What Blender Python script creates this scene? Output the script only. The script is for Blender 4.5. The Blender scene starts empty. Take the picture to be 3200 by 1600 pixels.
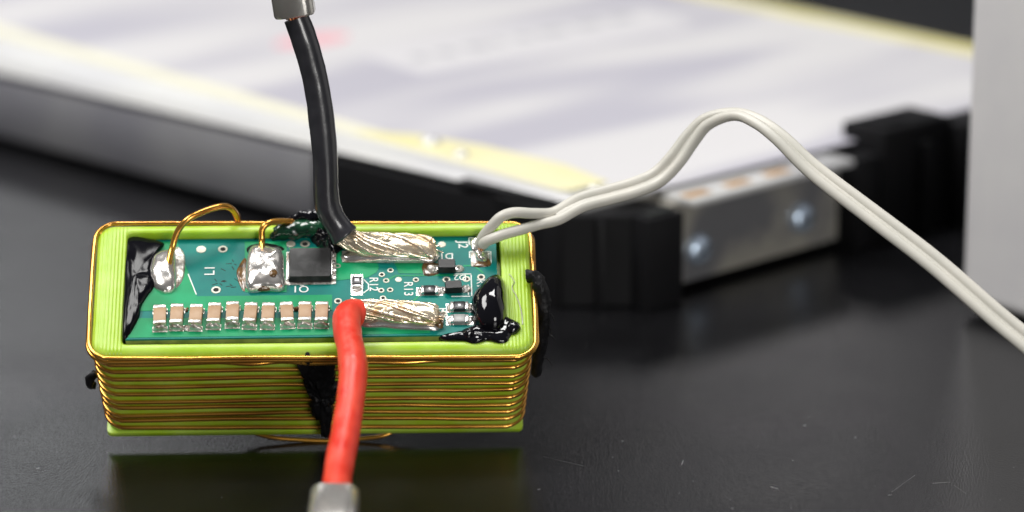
import bpy, bmesh, math, random
from mathutils import Vector, Matrix, noise
random.seed(7)
S = 0.001            # everything below is written in millimetres
R = math.radians
sc = bpy.context.scene
COL = sc.collection

# ---------------------------------------------------------------- camera, world, lamps, exposure
cam_d = bpy.data.cameras.new("camera"); cam = bpy.data.objects.new("camera", cam_d); COL.objects.link(cam)
cam.location = (24.306 * S, -404.247 * S, 140.215 * S)
cam.rotation_euler = (R(90 - 16), 0, 0)
cam_d.sensor_width = 36; cam_d.lens = 120.825
cam_d.clip_start = 0.01; cam_d.clip_end = 50
cam_d.dof.use_dof = True; cam_d.dof.focus_distance = 0.4145; cam_d.dof.aperture_fstop = 13.5
sc.camera = cam
w = bpy.data.worlds.new("World"); sc.world = w; w.use_nodes = True
bg = w.node_tree.nodes["Background"]
bg.inputs[0].default_value = (0.93, 0.95, 1.0, 1); bg.inputs[1].default_value = 0.075

def area(name, loc, target, sx, sy, power, color=(1, 1, 1)):
    d = bpy.data.lights.new(name, 'AREA'); d.shape = 'RECTANGLE'; d.size = sx; d.size_y = sy
    d.energy = power; d.color = color
    o = bpy.data.objects.new(name, d); COL.objects.link(o); o.location = loc
    o.rotation_euler = (Vector(target) - Vector(loc)).to_track_quat('-Z', 'Y').to_euler()
    return o
area("ceiling_lamp", (-0.55, -0.05, 0.85), (0.02, 0.02, 0), 0.6, 0.4, 10.8, (1.0, 0.98, 0.96))
area("overhead_lamp", (0.03, 0.16, 0.95), (0.02, 0.02, 0), 0.34, 0.22, 5.0, (1.0, 0.99, 0.97))
area("front_fill", (0.34, -0.80, 0.20), (0.02, 0, 0.01), 0.30, 0.24, 3.2, (1.0, 0.98, 0.95))  # unseen fill, added low in front to brighten the coil wall
area("table_sheen_lamp", (0.19, 1.5, 0.70), (0.06, 0, 0.0), 0.13, 0.22, 0.17, (1.0, 0.96, 0.97))  # added out of view so the table shows a sheen on the right
area("table_sheen_lamp", (-0.34, 1.5, 0.68), (-0.05, 0, 0.0), 0.28, 0.26, 0.50, (0.97, 0.98, 1.0))  # second added lamp, for the sheen on the table's left
sc.view_settings.view_transform = 'Standard'; sc.view_settings.look = 'None'
sc.view_settings.exposure = 0.0; sc.view_settings.gamma = 1
sc.view_settings.use_curve_mapping = False

# ---------------------------------------------------------------- materials
def mat(name, col, rough=0.5, metal=0.0, col2=None, nscale=300, nlo=0.35, nhi=0.65, bump=0.0, bscale=2000,
        coat=0.0, sss=0.0, sssr=(1, 1, 0.2), sssc=0.001, rough2=None, stretch=None, spec=0.5, detail=4.0, ior=1.5):
    m = bpy.data.materials.new(name); m.use_nodes = True
    nt = m.node_tree; b = nt.nodes["Principled BSDF"]
    b.inputs["Base Color"].default_value = (*col, 1)
    b.inputs["Roughness"].default_value = rough; b.inputs["Metallic"].default_value = metal
    b.inputs["Coat Weight"].default_value = coat; b.inputs["Coat Roughness"].default_value = 0.08
    b.inputs["Specular IOR Level"].default_value = spec; b.inputs["IOR"].default_value = ior
    if sss:
        b.inputs["Subsurface Weight"].default_value = sss
        b.inputs["Subsurface Radius"].default_value = sssr
        b.inputs["Subsurface Scale"].default_value = sssc
    tc = nt.nodes.new("ShaderNodeTexCoord"); mp = nt.nodes.new("ShaderNodeMapping")
    nt.links.new(tc.outputs["Object"], mp.inputs[0])
    if stretch: mp.inputs["Scale"].default_value = stretch
    if col2 or rough2 is not None:
        n = nt.nodes.new("ShaderNodeTexNoise"); n.inputs["Scale"].default_value = nscale; n.inputs["Detail"].default_value = detail
        nt.links.new(mp.outputs[0], n.inputs["Vector"])
        mr = nt.nodes.new("ShaderNodeMapRange"); mr.inputs[1].default_value = nlo; mr.inputs[2].default_value = nhi
        nt.links.new(n.outputs[0], mr.inputs[0])
        if col2:
            mx = nt.nodes.new("ShaderNodeMix"); mx.data_type = 'RGBA'
            mx.inputs[6].default_value = (*col, 1); mx.inputs[7].default_value = (*col2, 1)
            nt.links.new(mr.outputs[0], mx.inputs[0]); nt.links.new(mx.outputs[2], b.inputs["Base Color"])
        if rough2 is not None:
            m2 = nt.nodes.new("ShaderNodeMapRange"); m2.inputs[3].default_value = rough; m2.inputs[4].default_value = rough2
            nt.links.new(mr.outputs[0], m2.inputs[0]); nt.links.new(m2.outputs[0], b.inputs["Roughness"])
    if bump:
        n2 = nt.nodes.new("ShaderNodeTexNoise"); n2.inputs["Scale"].default_value = bscale; n2.inputs["Detail"].default_value = 3
        nt.links.new(mp.outputs[0], n2.inputs["Vector"])
        bp = nt.nodes.new("ShaderNodeBump"); bp.inputs["Strength"].default_value = bump; bp.inputs["Distance"].default_value = 0.0002
        nt.links.new(n2.outputs[0], bp.inputs["Height"]); nt.links.new(bp.outputs[0], b.inputs["Normal"])
    return m

M = {}
M['table'] = mat('black_textured_laminate', (0.004, 0.004, 0.0045), 0.15, col2=(0.007, 0.007, 0.008), nscale=60, bump=0.22, bscale=3600, rough2=0.21)
M['case'] = mat('lime_printed_plastic', (0.37, 0.58, 0.025), 0.38, col2=(0.45, 0.66, 0.09), nscale=250, sss=0.55, sssr=(1.0, 1.0, 0.12), sssc=0.0018, bump=0.12, bscale=1800)
M['wire'] = mat('enamelled_copper', (0.80, 0.43, 0.07), 0.25, 0.85, col2=(0.56, 0.25, 0.04), nscale=160, coat=0.4)
M['pcb'] = mat('teal_solder_mask', (0.003, 0.20, 0.165), 0.34, col2=(0.004, 0.15, 0.135), nscale=260, spec=0.10, bump=0.03)
M['pour'] = mat('green_solder_mask', (0.010, 0.33, 0.135), 0.34, col2=(0.010, 0.24, 0.09), nscale=220, spec=0.10, bump=0.03)
M['fr4'] = mat('raw_fibreglass_edge', (0.30, 0.33, 0.10), 0.6, col2=(0.16, 0.20, 0.05), nscale=500)
M['viaring'] = mat('tarnished_via_ring', (0.50, 0.50, 0.42), 0.4, 0.3, col2=(0.34, 0.33, 0.26), nscale=900)
M['silk'] = mat('white_print', (0.72, 0.76, 0.72), 0.5)
M['tin'] = mat('bright_solder', (0.82, 0.80, 0.77), 0.18, 0.85, col2=(0.70, 0.66, 0.62), nscale=700, bump=0.05, bscale=600, rough2=0.26)
M['captin'] = mat('satin_tin_plating', (0.80, 0.77, 0.72), 0.28, 0.65, col2=(0.42, 0.34, 0.26), nscale=1100, nlo=0.5, nhi=0.72, bump=0.5, bscale=1700)
M['tinrough'] = mat('dull_solder', (0.72, 0.70, 0.66), 0.28, 0.6, col2=(0.22, 0.17, 0.11), nscale=1300, nlo=0.45, nhi=0.7, bump=0.8, bscale=2600, rough2=0.45)
M['strand'] = mat('tinned_copper_strand', (0.90, 0.80, 0.63), 0.2, 0.8, col2=(0.62, 0.38, 0.20), nscale=520, nlo=0.46, nhi=0.72, bump=0.4, bscale=2200, rough2=0.38)
M['warmtin'] = mat('warm_solder', (0.90, 0.78, 0.58), 0.2, 0.75, col2=(0.58, 0.42, 0.25), nscale=500, nlo=0.45, nhi=0.7, bump=0.3, bscale=1200, rough2=0.36)
M['flux'] = mat('amber_flux_residue', (0.20, 0.10, 0.025), 0.2, col2=(0.05, 0.03, 0.015), nscale=900, coat=0.5)
M['ceramic'] = mat('tan_ceramic', (0.38, 0.23, 0.12), 0.45, col2=(0.45, 0.29, 0.165), nscale=600)
M['chip'] = mat('black_moulded_epoxy', (0.012, 0.012, 0.012), 0.40, col2=(0.04, 0.04, 0.04), nscale=380, nlo=0.48, nhi=0.6, spec=0.3, bump=0.15)
M['resbody'] = mat('black_resistor_glaze', (0.018, 0.018, 0.02), 0.3)
M['resbody2'] = mat('grey_resistor_glaze', (0.30, 0.30, 0.29), 0.35)
M['hole'] = mat('dark_hole', (0.004, 0.006, 0.005), 0.7)
M['stain'] = mat('dark_stain', (0.035, 0.07, 0.012), 0.3, col2=(0.012, 0.02, 0.008), nscale=500)
M['goosatin'] = mat('satin_black_epoxy', (0.003, 0.003, 0.005), 0.16, spec=0.16, bump=0.06, bscale=500)
M['goo'] = mat('glossy_black_epoxy', (0.004, 0.004, 0.006), 0.09, coat=0.1, bump=0.10, bscale=500)
M['goorough'] = mat('matt_black_glue', (0.006, 0.006, 0.007), 0.5, spec=0.25, bump=1.0, bscale=1500)
M['googreen'] = mat('dark_green_glue', (0.010, 0.07, 0.03), 0.15, col2=(0.004, 0.012, 0.010), nscale=500, coat=0.6, bump=0.4, bscale=1800)
M['blackins'] = mat('black_silicone_sleeve', (0.024, 0.024, 0.029), 0.30, coat=0.35, col2=(0.034, 0.034, 0.040), nscale=500, bump=0.08, bscale=2500)
M['redins'] = mat('red_silicone_sleeve', (0.66, 0.028, 0.012), 0.34, col2=(0.78, 0.07, 0.035), nscale=420, rough2=0.5, sss=0.15, sssr=(1, 0.2, 0.1), sssc=0.0008, bump=0.25, bscale=900)
M['whiteins'] = mat('pale_grey_pvc', (0.54, 0.53, 0.475), 0.42, col2=(0.60, 0.58, 0.52), nscale=200, sss=0.1, sssr=(1, 1, 0.9), sssc=0.0006, bump=0.04)
M['crimp'] = mat('plated_crimp_metal', (0.74, 0.72, 0.68), 0.24, 0.8, col2=(0.62, 0.59, 0.55), nscale=300, bump=0.15, bscale=900)
M['copper'] = mat('bare_copper', (0.70, 0.30, 0.14), 0.3, 1.0)
M['steel'] = mat('brushed_grey_steel', (0.30, 0.30, 0.31), 0.45, 0.25, col2=(0.22, 0.22, 0.245), nscale=45, bump=0.05)
M['cover'] = mat('bright_aluminium', (0.76, 0.76, 0.74), 0.30, 0.35, col2=(0.68, 0.68, 0.69), nscale=40)
M['label'] = mat('pale_lavender_label', (0.52, 0.51, 0.575), 0.28, col2=(0.72, 0.71, 0.72), nscale=22, nlo=0.42, nhi=0.58, stretch=(0.5, 2.2, 1), bump=0.0, detail=1.5)  # paler streaks put the film's glare into the label colour
M['cream'] = mat('pale_cream_film', (0.84, 0.82, 0.66), 0.35)
M['yellow'] = mat('yellowed_film', (0.80, 0.74, 0.36), 0.35, col2=(0.84, 0.80, 0.52), nscale=40)
M['print'] = mat('grey_print', (0.42, 0.42, 0.45), 0.5)
M['white'] = mat('white_label', (0.80, 0.78, 0.80), 0.4)
M['patch'] = mat('off_white_patch', (0.68, 0.67, 0.69), 0.35)
M['pink'] = mat('pink_print', (0.75, 0.42, 0.46), 0.5)
M['blackabs'] = mat('black_abs_plastic', (0.008, 0.008, 0.009), 0.48, spec=0.16, bump=0.08, bscale=900)
M['zinc'] = mat('zinc_screw', (0.62, 0.74, 0.90), 0.2, 0.7)
M['endplate'] = mat('dull_pressed_steel', (0.42, 0.40, 0.35), 0.36, 0.45, col2=(0.20, 0.20, 0.21), nscale=70, nlo=0.45, nhi=0.62)
M['gold'] = mat('amber_contact', (0.62, 0.36, 0.14), 0.35, 0.5)
M['housing'] = mat('light_grey_housing', (0.66, 0.65, 0.66), 0.45, col2=(0.70, 0.69, 0.69), nscale=120, bump=0.06, bscale=1500)
M['scratch'] = mat('pale_scratch', (0.13, 0.13, 0.13), 0.4)

# printed layer lines: fine ribs across the rim of the lime case
def add_layer_lines(m):
    nt = m.node_tree; b = nt.nodes["Principled BSDF"]
    tc = nt.nodes.new("ShaderNodeTexCoord"); wv = nt.nodes.new("ShaderNodeTexWave")
    wv.bands_direction = 'X'; wv.inputs["Scale"].default_value = 720
    wv.inputs["Distortion"].default_value = 0.8; wv.inputs["Detail"].default_value = 1
    nt.links.new(tc.outputs["Object"], wv.inputs["Vector"])
    sep = nt.nodes.new("ShaderNodeSeparateXYZ"); nt.links.new(tc.outputs["Object"], sep.inputs[0])
    ab = nt.nodes.new("ShaderNodeMath"); ab.operation = 'ABSOLUTE'; nt.links.new(sep.outputs[0], ab.inputs[0])
    gt = nt.nodes.new("ShaderNodeMath"); gt.operation = 'GREATER_THAN'; gt.inputs[1].default_value = 0.0226; nt.links.new(ab.outputs[0], gt.inputs[0])
    mu = nt.nodes.new("ShaderNodeMath"); mu.operation = 'MULTIPLY'; nt.links.new(wv.outputs["Fac"], mu.inputs[0]); nt.links.new(gt.outputs[0], mu.inputs[1])
    bp = nt.nodes.new("ShaderNodeBump"); bp.inputs["Strength"].default_value = 0.5; bp.inputs["Distance"].default_value = 0.00012
    gz = nt.nodes.new("ShaderNodeMath"); gz.operation = 'GREATER_THAN'; gz.inputs[1].default_value = 0.0176; nt.links.new(sep.outputs[2], gz.inputs[0])
    mz = nt.nodes.new("ShaderNodeMath"); mz.operation = 'MULTIPLY'; nt.links.new(mu.outputs[0], mz.inputs[0]); nt.links.new(gz.outputs[0], mz.inputs[1])
    nt.links.new(mz.outputs[0], bp.inputs["Height"])
    old = b.inputs["Normal"].links[0].from_socket
    nt.links.new(old, bp.inputs["Normal"]); nt.links.new(bp.outputs[0], b.inputs["Normal"])
add_layer_lines(M['case'])

# ---------------------------------------------------------------- mesh helpers (millimetres in, metres out)
def link(name, me, m, parent=None):
    o = bpy.data.objects.new(name, me); COL.objects.link(o)
    if m is not None and not me.materials: me.materials.append(m)
    if parent: o.parent = parent
    return o

def mesh(name, verts, faces, m, parent=None, xf=None, smooth=True, angle=40):
    bm = bmesh.new()
    vs = [bm.verts.new((xf @ Vector(v) if xf else Vector(v)) * S) for v in verts]
    for f in faces:
        try: bm.faces.new([vs[i] for i in f])
        except ValueError: pass
    return frombm(name, bm, m, parent, smooth, angle)

def frombm(name, bm, m, parent=None, smooth=True, angle=40):
    bmesh.ops.recalc_face_normals(bm, faces=bm.faces)
    me = bpy.data.meshes.new(name); bm.to_mesh(me); bm.free()
    if smooth:
        for p in me.polygons: p.use_smooth = True
        me.set_sharp_from_angle(angle=R(angle))
    return link(name, me, m, parent)

def empty(name, loc=(0, 0, 0), rot=None):
    o = bpy.data.objects.new(name, None); COL.objects.link(o); o.empty_display_size = 0.01
    o.location = Vector(loc) * S
    if rot is not None: o.rotation_euler = rot
    return o

def tag(o, label, cat, group=None):
    o["label"] = label; o["category"] = cat
    if group: o["group"] = group
    return o

def box(name, c, s, m, parent=None, bev=0.1, xf=None, seg=2, rz=0):
    bm = bmesh.new(); bmesh.ops.create_cube(bm, size=1)
    rot = Matrix.Rotation(rz, 4, 'Z')
    for v in bm.verts: v.co = Vector((v.co.x * s[0], v.co.y * s[1], v.co.z * s[2]))
    if bev: bmesh.ops.bevel(bm, geom=bm.edges[:], offset=bev, segments=seg, affect='EDGES', profile=0.5)
    for v in bm.verts:
        p = rot @ v.co + Vector(c)
        v.co = (xf @ p if xf else p) * S
    return frombm(name, bm, m, parent)

def catmull(pts, n, closed=False):
    P = [Vector(p) for p in pts]; N = len(P); out = []
    segs = N if closed else N - 1
    for i in range(segs):
        g = (lambda k: P[k % N]) if closed else (lambda k: P[max(0, min(N - 1, k))])
        p0, p1, p2, p3 = g(i - 1), g(i), g(i + 1), g(i + 2)
        for j in range(n):
            t = j / n
            out.append(0.5 * (2 * p1 + (p2 - p0) * t + (2 * p0 - 5 * p1 + 4 * p2 - p3) * t * t + (3 * p1 - p0 - 3 * p2 + p3) * t ** 3))
    if not closed: out.append(P[-1].copy())
    return out

def tube(name, path, rad, m, parent=None, seg=16, closed=False, squash=None, rough=0.0, rscale=1.0, xf=None, cap=True, up=None):
    """sweep a round (or squashed) section along a path; rad is a number or f(t)"""
    N = len(path); verts = []; faces = []
    rf = rad if callable(rad) else (lambda t: rad)
    tang = []
    for i in range(N):
        a = path[(i - 1) % N] if (closed or i > 0) else path[i]
        b = path[(i + 1) % N] if (closed or i < N - 1) else path[i]
        tang.append((b - a).normalized())
    n = Vector(up) if up else Vector((0.13, 0.21, 1))
    if abs(n.normalized().dot(tang[0])) > 0.95: n = Vector((0, 1, 0.2))
    for i in range(N):
        n = (n - tang[i] * n.dot(tang[i])).normalized(); bnm = tang[i].cross(n)
        t = i / (N - 1); r = rf(t)
        for k in range(seg):
            a = 2 * math.pi * k / seg
            ca, sa = math.cos(a), math.sin(a)
            if squash: ca *= squash[0]; sa *= squash[1]
            rr = r
            if rough:
                q = path[i] + (n * ca + bnm * sa) * r
                rr = r * (1 + rough * noise.noise(q * rscale) + 0.5 * rough * noise.noise(q * rscale * 2.7))
            verts.append(path[i] + (n * ca + bnm * sa) * rr)
    for i in range(N if closed else N - 1):
        j = (i + 1) % N
        for k in range(seg):
            l = (k + 1) % seg
            faces.append((i * seg + k, i * seg + l, j * seg + l, j * seg + k))
    if cap and not closed:
        faces.append(tuple(range(seg))); faces.append(tuple((N - 1) * seg + k for k in range(seg)))
    return mesh(name, verts, faces, m, parent, xf, True, 60)

def blob(name, outline, h, m, parent, xf, base=0.0, power=2.0, rings=9, n=5, bumpy=0.12, bsc=0.9, centre=None, edge=0.06, tiltf=None, seed=0):
    """a poured or soldered lump: domed surface over an uneven outline"""
    ol = catmull([(p[0], p[1], 0) for p in outline], n, True)
    c = Vector((centre[0], centre[1], 0)) if centre else sum(ol, Vector()) / len(ol)
    ol = [p + (p - c).normalized() * edge * 2 * noise.noise(p * 1.7 + Vector((seed, 0, 3))) for p in ol]
    K = len(ol); verts = []; faces = []
    for r in range(rings + 1):
        t = 1 - r / rings
        t = t ** 0.8 if r else 1
        for p in ol:
            q = c + (p - c) * t
            z = h * max(0, 1 - t ** power) ** (1 / power)
            if r: z *= 1 + bumpy * noise.noise(q * bsc + Vector((seed * 3.1, 7, 1))) + bumpy * 0.5 * noise.noise(q * bsc * 2.6 + Vector((2, seed, 1)))
            if tiltf: z += tiltf(q) * (1 - t)
            verts.append(Vector((q.x, q.y, base + z)))
    for r in range(rings):
        for k in range(K):
            l = (k + 1) % K
            faces.append((r * K + k, r * K + l, (r + 1) * K + l, (r + 1) * K + k))
    verts += [Vector((p.x, p.y, base - 0.15)) for p in ol]
    o2 = (rings + 1) * K
    for k in range(K):
        l = (k + 1) % K; faces.append((k, l, o2 + l, o2 + k))
    faces.append(tuple(o2 + k for k in range(K)))
    return mesh(name, verts, faces, m, parent, xf, True, 70)

def plate(name, poly, z0, z1, m, parent, xf=None, smooth=False):
    K = len(poly)
    verts = [(p[0], p[1], z0) for p in poly] + [(p[0], p[1], z1) for p in poly]
    faces = [tuple(range(K)), tuple(range(K, 2 * K))] + [(k, (k + 1) % K, K + (k + 1) % K, K + k) for k in range(K)]
    return mesh(name, verts, faces, m, parent, xf, smooth)

def rrect(x0, x1, y0, y1, r, n=6):
    out = []
    for cx, cy, a0 in ((x1 - r, y1 - r, 0), (x0 + r, y1 - r, 90), (x0 + r, y0 + r, 180), (x1 - r, y0 + r, 270)):
        for i in range(n + 1):
            a = R(a0 + 90 * i / n); out.append((cx + r * math.cos(a), cy + r * math.sin(a)))
    return out

def densify(poly, step):
    out = []
    for k in range(len(poly)):
        a, b = poly[k], poly[(k + 1) % len(poly)]; d = math.hypot(b[0] - a[0], b[1] - a[1]); n = max(1, int(d / step)); out.append(a)
        for q in range(1, n): out.append((a[0] + (b[0] - a[0]) * q / n, a[1] + (b[1] - a[1]) * q / n))
    return out

def loops(name, L, m, parent, xf=None, capA=True, capB=True, angle=40):
    K = len(L[0]); verts = [v for l in L for v in l]; faces = []
    for i in range(len(L) - 1):
        for k in range(K):
            l = (k + 1) % K
            faces.append((i * K + k, i * K + l, (i + 1) * K + l, (i + 1) * K + k))
    if capA: faces.append(tuple(range(K)))
    if capB: faces.append(tuple((len(L) - 1) * K + k for k in range(K)))
    return mesh(name, verts, faces, m, parent, xf, True, angle)

# ---------------------------------------------------------------- table
TZ = 1.05           # table surface
tt = box('table_top', (100, 250, TZ - 15), (1800, 1500, 30), M['table'], None, 2.0)
tt["kind"] = "structure"
for (x, y, a, l, wd) in [(71, -17.5, 60, 7, .035), (75.6, -17.2, 12, 2.2, .13), (77.5, -19.5, -70, 3, .03), (55.5, -19, -40, 1.0, .08), (69, -21.5, 20, .5, .12),
                         (30.5, -9.5, -35, 6, .03), (27.5, -19.5, 30, .4, .12), (45, -10, 80, 1.6, .03), (-33, -12, 20, .4, .1), (38, -2, 60, .3, .09), (61, 4, 10, .35, .1)]:
    box('scratch', (x, y, TZ + 0.012), (l, wd, 0.02), M['scratch'], tt, 0, rz=R(a))

dv, df = [], []
for k in range(150):
    x, y, r_ = random.uniform(-40, 100), random.uniform(-30, 60), random.choice((.03, .04, .05, .07)); a = random.uniform(0, 3)
    b = len(dv)
    for q in range(4): dv.append((x + r_ * math.cos(a + q * 1.57) * (1.8 if q % 2 else 1), y + r_ * math.sin(a + q * 1.57) * (1.8 if q % 2 else 1), TZ + 0.004))
    dv.append((x, y, TZ + 0.05)); df += [(b + q, b + (q + 1) % 4, b + 4) for q in range(4)]
dust = mesh('dust', dv, df, M['scratch'], None, smooth=False)
dust["kind"] = "stuff"; dust["label"] = "tiny pale dust specks scattered on the black table"; dust["category"] = "dust"

# ---------------------------------------------------------------- circuit module (tilted towards the viewer, hung on its cables)
mod = empty('circuit_module')
rot = Matrix(((0.9992274, -0.0315822, 0.0233904), (0.0392637, 0.8280280, -0.5593102), (-0.0017037, 0.5597965, 0.8286283)))
mod.rotation_euler = rot.to_euler(); mod.location = Vector((-0.2105, 5.0338, 7.0266)) * S
BW = Matrix.Translation(Vector((-0.2105, 5.0338, 7.0266))) @ rot.to_4x4()        # module mm -> world mm
tag(mod, "lime green plastic case wound with copper wire holding a green circuit board", "circuit module")

H = 18.0; W2 = 26.5; D2 = 10.29
def rr(inset, z, r=2.2, t=0.0):
    return [Vector((x, y, z)) for x, y in rrect(-W2 + inset, W2 - inset, -D2 + inset, D2 - inset, max(0.4, r))]
def inner(dx, z, r=0.7):
    return [Vector((x, y, z)) for x, y in rrect(-22.75 + dx, 22.9 - dx, -8.65 + dx, 8.75 - dx, r)]
outer_profile = [(1.0, 0.6, 0.7), (0.92, 0.68, 0.7), (0.92, 1.3, 0.7), (1.15, 1.45, 1.6), (0.5, 16.2, 1.9), (0.1, 16.4, 2.2), (0.0, 16.9, 2.2), (0.12, 17.5, 2.1), (0.45, 17.85, 1.9), (0.85, 18.0, 1.6)]
Lp = [rr(i, z, r) for i, z, r in outer_profile] + [inner(-0.25, 18.0), inner(-0.08, 17.93), inner(0, 17.75), inner(0.05, 14.8)]
loops('plastic_case', Lp, M['case'], mod, angle=50)

# coil: each turn climbs to the next, uneven as wound by hand
zf = [17.30, 16.25, 14.62, 12.95, 11.35, 9.95, 8.25, 6.95, 5.55, 4.25, 2.30]
zl = [17.55, 15.72, 14.30, 12.75, 11.20, 9.65, 7.95, 6.80, 5.05, 4.05, 2.55]
zr = [17.06, 15.95, 14.40, 12.57, 11.15, 9.87, 8.15, 6.56, 5.11, 3.66, 1.95]
WR = 0.285
def coil_path(i):
    pts = []
    z0 = 17.9 if i == 0 else zl[i] + 0.25
    def ins(z): return 0.5 + (16.2 - z) / 14.4 * 0.65 - WR if z < 16.2 else -0.02 - WR * 0.6
    za, zb, zc = zl[i], zf[i], zr[i]
    nxt = (zl[i + 1] if i + 1 < len(zl) else zl[i] - 1.0)
    bk = [zc + 0.05, (zc + za) / 2 + 0.25 * noise.noise(Vector((i * 1.7, 3, 1))), za + 0.1]
    # perimeter: back-left corner -> left side -> front -> right -> back
    def pt(x, y, z): pts.append(Vector((x, y, z)))
    def corner(cx, cy, sx, sy, z, r, a0, a1):
        for k in range(7):
            a = R(a0 + (a1 - a0) * k / 6); pt(cx + r * math.cos(a), cy + r * math.sin(a), z)
    zi = lambda z: ins(z)
    r = 2.6
    X = lambda z: W2 - zi(z); Y = lambda z: D2 - zi(z)
    jl = 0.12 * noise.noise(Vector((i * 2.3, 0, 0)))
    corner(-X(za) + r, Y(za) - r, 0, 0, za + 0.15, r, 90, 180)
    for y in (4, 0, -4): pt(-X(za) - 0.10 + jl, y, za + 0.12 + 0.1 * noise.noise(Vector((y, i, 2))))
    corner(-X(za) + r, -Y(za) + r, 0, 0, za, r, 180, 270)
    for k in range(1, 12):
        t = k / 12; x = -22 + 44 * t
        z = (1 - t) * (1 - t) * za + 2 * t * (1 - t) * (2 * zb - 0.5 * (za + zc)) + t * t * zc
        z += 0.20 * noise.noise(Vector((x * 0.09, i * 3.3, 5))) + 0.07 * noise.noise(Vector((x * 0.4, i * 5.1, 2)))
        pt(x, -Y(z) - 0.05 + 0.04 * noise.noise(Vector((x * .2, i, 9))), z)
    corner(X(zc) - r, -Y(zc) + r, 0, 0, zc, r, 270, 360)
    for y in (-4, 0, 4): pt(X(zc) + 0.10 - jl, y, zc + 0.1 * noise.noise(Vector((y, i, 7))))
    corner(X(zc) - r, Y(zc) - r, 0, 0, zc + 0.05, r, 0, 90)
    for k in range(1, 10):
        t = k / 10; pt(22 - 44 * t, Y(zc) + 0.05, zc + (nxt + 0.15 - zc) * t * 0 + (za + 0.15 - zc) * t + 0.1 * noise.noise(Vector((k, i, 4))))
    return catmull(pts, 3, True)
for i in range(len(zf)):
    tube('wire_turn', coil_path(i), WR, M['wire'], mod, seg=10, closed=True)
# second turn tucked against the rim at both ends of the case
rim2 = [Vector((x, y, 16.75 + 0.1 * noise.noise(Vector((x * .1, y * .1, 0))))) for x, y in densify(rrect(-W2 - .42, W2 + .42, -D2 - .12, D2 + .12, 2.8, 8), 3.0)]
tube('wire_turn', catmull(rim2, 2, True), WR, M['wire'], mod, seg=10, closed=True)
# loose loop under the case that the module rests on
tube('wire_loop', catmull([(-9, -8.2, 0.5), (-7, -8.8, 0.0), (-5.1, -9.2, -0.2), (-2.7, -9.3, -0.45), (0.2, -9.4, -0.62), (2.7, -9.4, -0.66), (5.7, -9.3, -0.45), (8.1, -9.2, -0.1), (10, -8.6, 0.3), (12, -8.2, 0.55)], 5), WR, M['wire'], mod, seg=10)

# board frame: leans back a little inside the case
th = 0.08728
BX = Matrix.Translation((0, 0, 17.6)) @ Matrix.Rotation(-th, 4, 'X')
pb = empty('circuit_board'); pb.parent = mod
pcb = plate('board_sheet', [(-22.3, -8.25), (22.35, -8.0), (22.4, 8.75), (-22.35, 8.6)], -0.25, 0.0, M['pcb'], pb, BX)
plate('board_edge', [(-22.3, -8.25), (22.35, -8.0), (22.4, 8.75), (-22.35, 8.6)], -1.6, -0.252, M['fr4'], pb, BX)

def area_c(poly, z=0.035): return plate('copper_area', poly, -0.02, z, M['pour'], pb, BX)
area_c([(-22.0, 8.3), (-16.65, 8.2), (-16.4, 6.4), (-14.04, -1.2), (2.3, -1.15), (2.3, -3.75), (-22.0, -3.55)])
area_c([(-22.0, -4.75), (2.7, -5.05), (3.6, -7.85), (-22.0, -8.0)])
area_c([(-8.45, 8.1), (-3.3, 8.1), (-3.2, 0.72), (-3.2, -0.62), (-8.2, -0.6)])
area_c([(-3.0, 7.0), (3.4, 7.0), (3.4, 4.5), (7.8, 4.2), (8.0, 3.4), (7.7, 2.6), (6.5, 1.7), (3.0, 1.3), (-3.0, 0.75)])
area_c([(9.9, 4.2), (13.3, 4.2), (13.4, 2.3), (10.4, 2.4)])
area_c([(4.5, -7.85), (14.0, -7.75), (14.2, -6.6), (4.5, -6.6)])
def trace(a, b, wd=0.22):
    a = Vector((*a, 0)); b = Vector((*b, 0)); d = (b - a).normalized(); n = Vector((-d.y, d.x, 0)) * wd / 2
    plate('copper_trace', [(a - n)[:2], (b - n)[:2], (b + n)[:2], (a + n)[:2]], -0.02, 0.03, M['pour'], pb, BX)
for a, b in [((8.9, 1.2), (10.0, 2.0)), ((10.0, 2.0), (13.6, 2.0)), ((13.6, 2.0), (18.9, 2.05)), ((18.3, 3.6), (19.6, 3.6)), ((19.6, 3.6), (20.7, 2.3)), ((11.9, -2.6), (13.0, -1.2)),
             ((-14.1, -1.15), (-16.3, 6.3)), ((15.2, -1.3), (15.9, -0.6))]: trace(a, b)
def line(a, b, wd=0.14):
    a = Vector((*a, 0)); b = Vector((*b, 0)); d = (b - a).normalized(); n = Vector((-d.y, d.x, 0)) * wd / 2
    plate('printed_line', [(a - n)[:2], (b - n)[:2], (b + n)[:2], (a + n)[:2]], 0.0, 0.05, M['silk'], pb, BX)
for a, b in [((19.1, 8.4), (20.6, 8.4)), ((19.1, 8.4), (19.1, 7.2)), ((19.1, 6.0), (21.6, 6.0)), ((19.1, 6.0), (19.1, 4.9)), ((21.7, 6.0), (21.7, 4.0)), ((19.2, 2.0), (19.2, -1.6)), ((18.8, 0.3), (18.8, -1.4)),
             ((16.7, -1.65), (19.0, -1.65)), ((17.2, 2.15), (19.2, 2.15)), ((-15.2, 2.6), (-14.1, -0.9)), ((6.1, 1.4), (6.7, 0.6)), ((6.1, -0.9), (6.7, -0.3)), ((6.7, 0.6), (6.7, -0.3)), ((19.0, -3.0), (18.9, -4.3))]: line(a, b)

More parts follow.
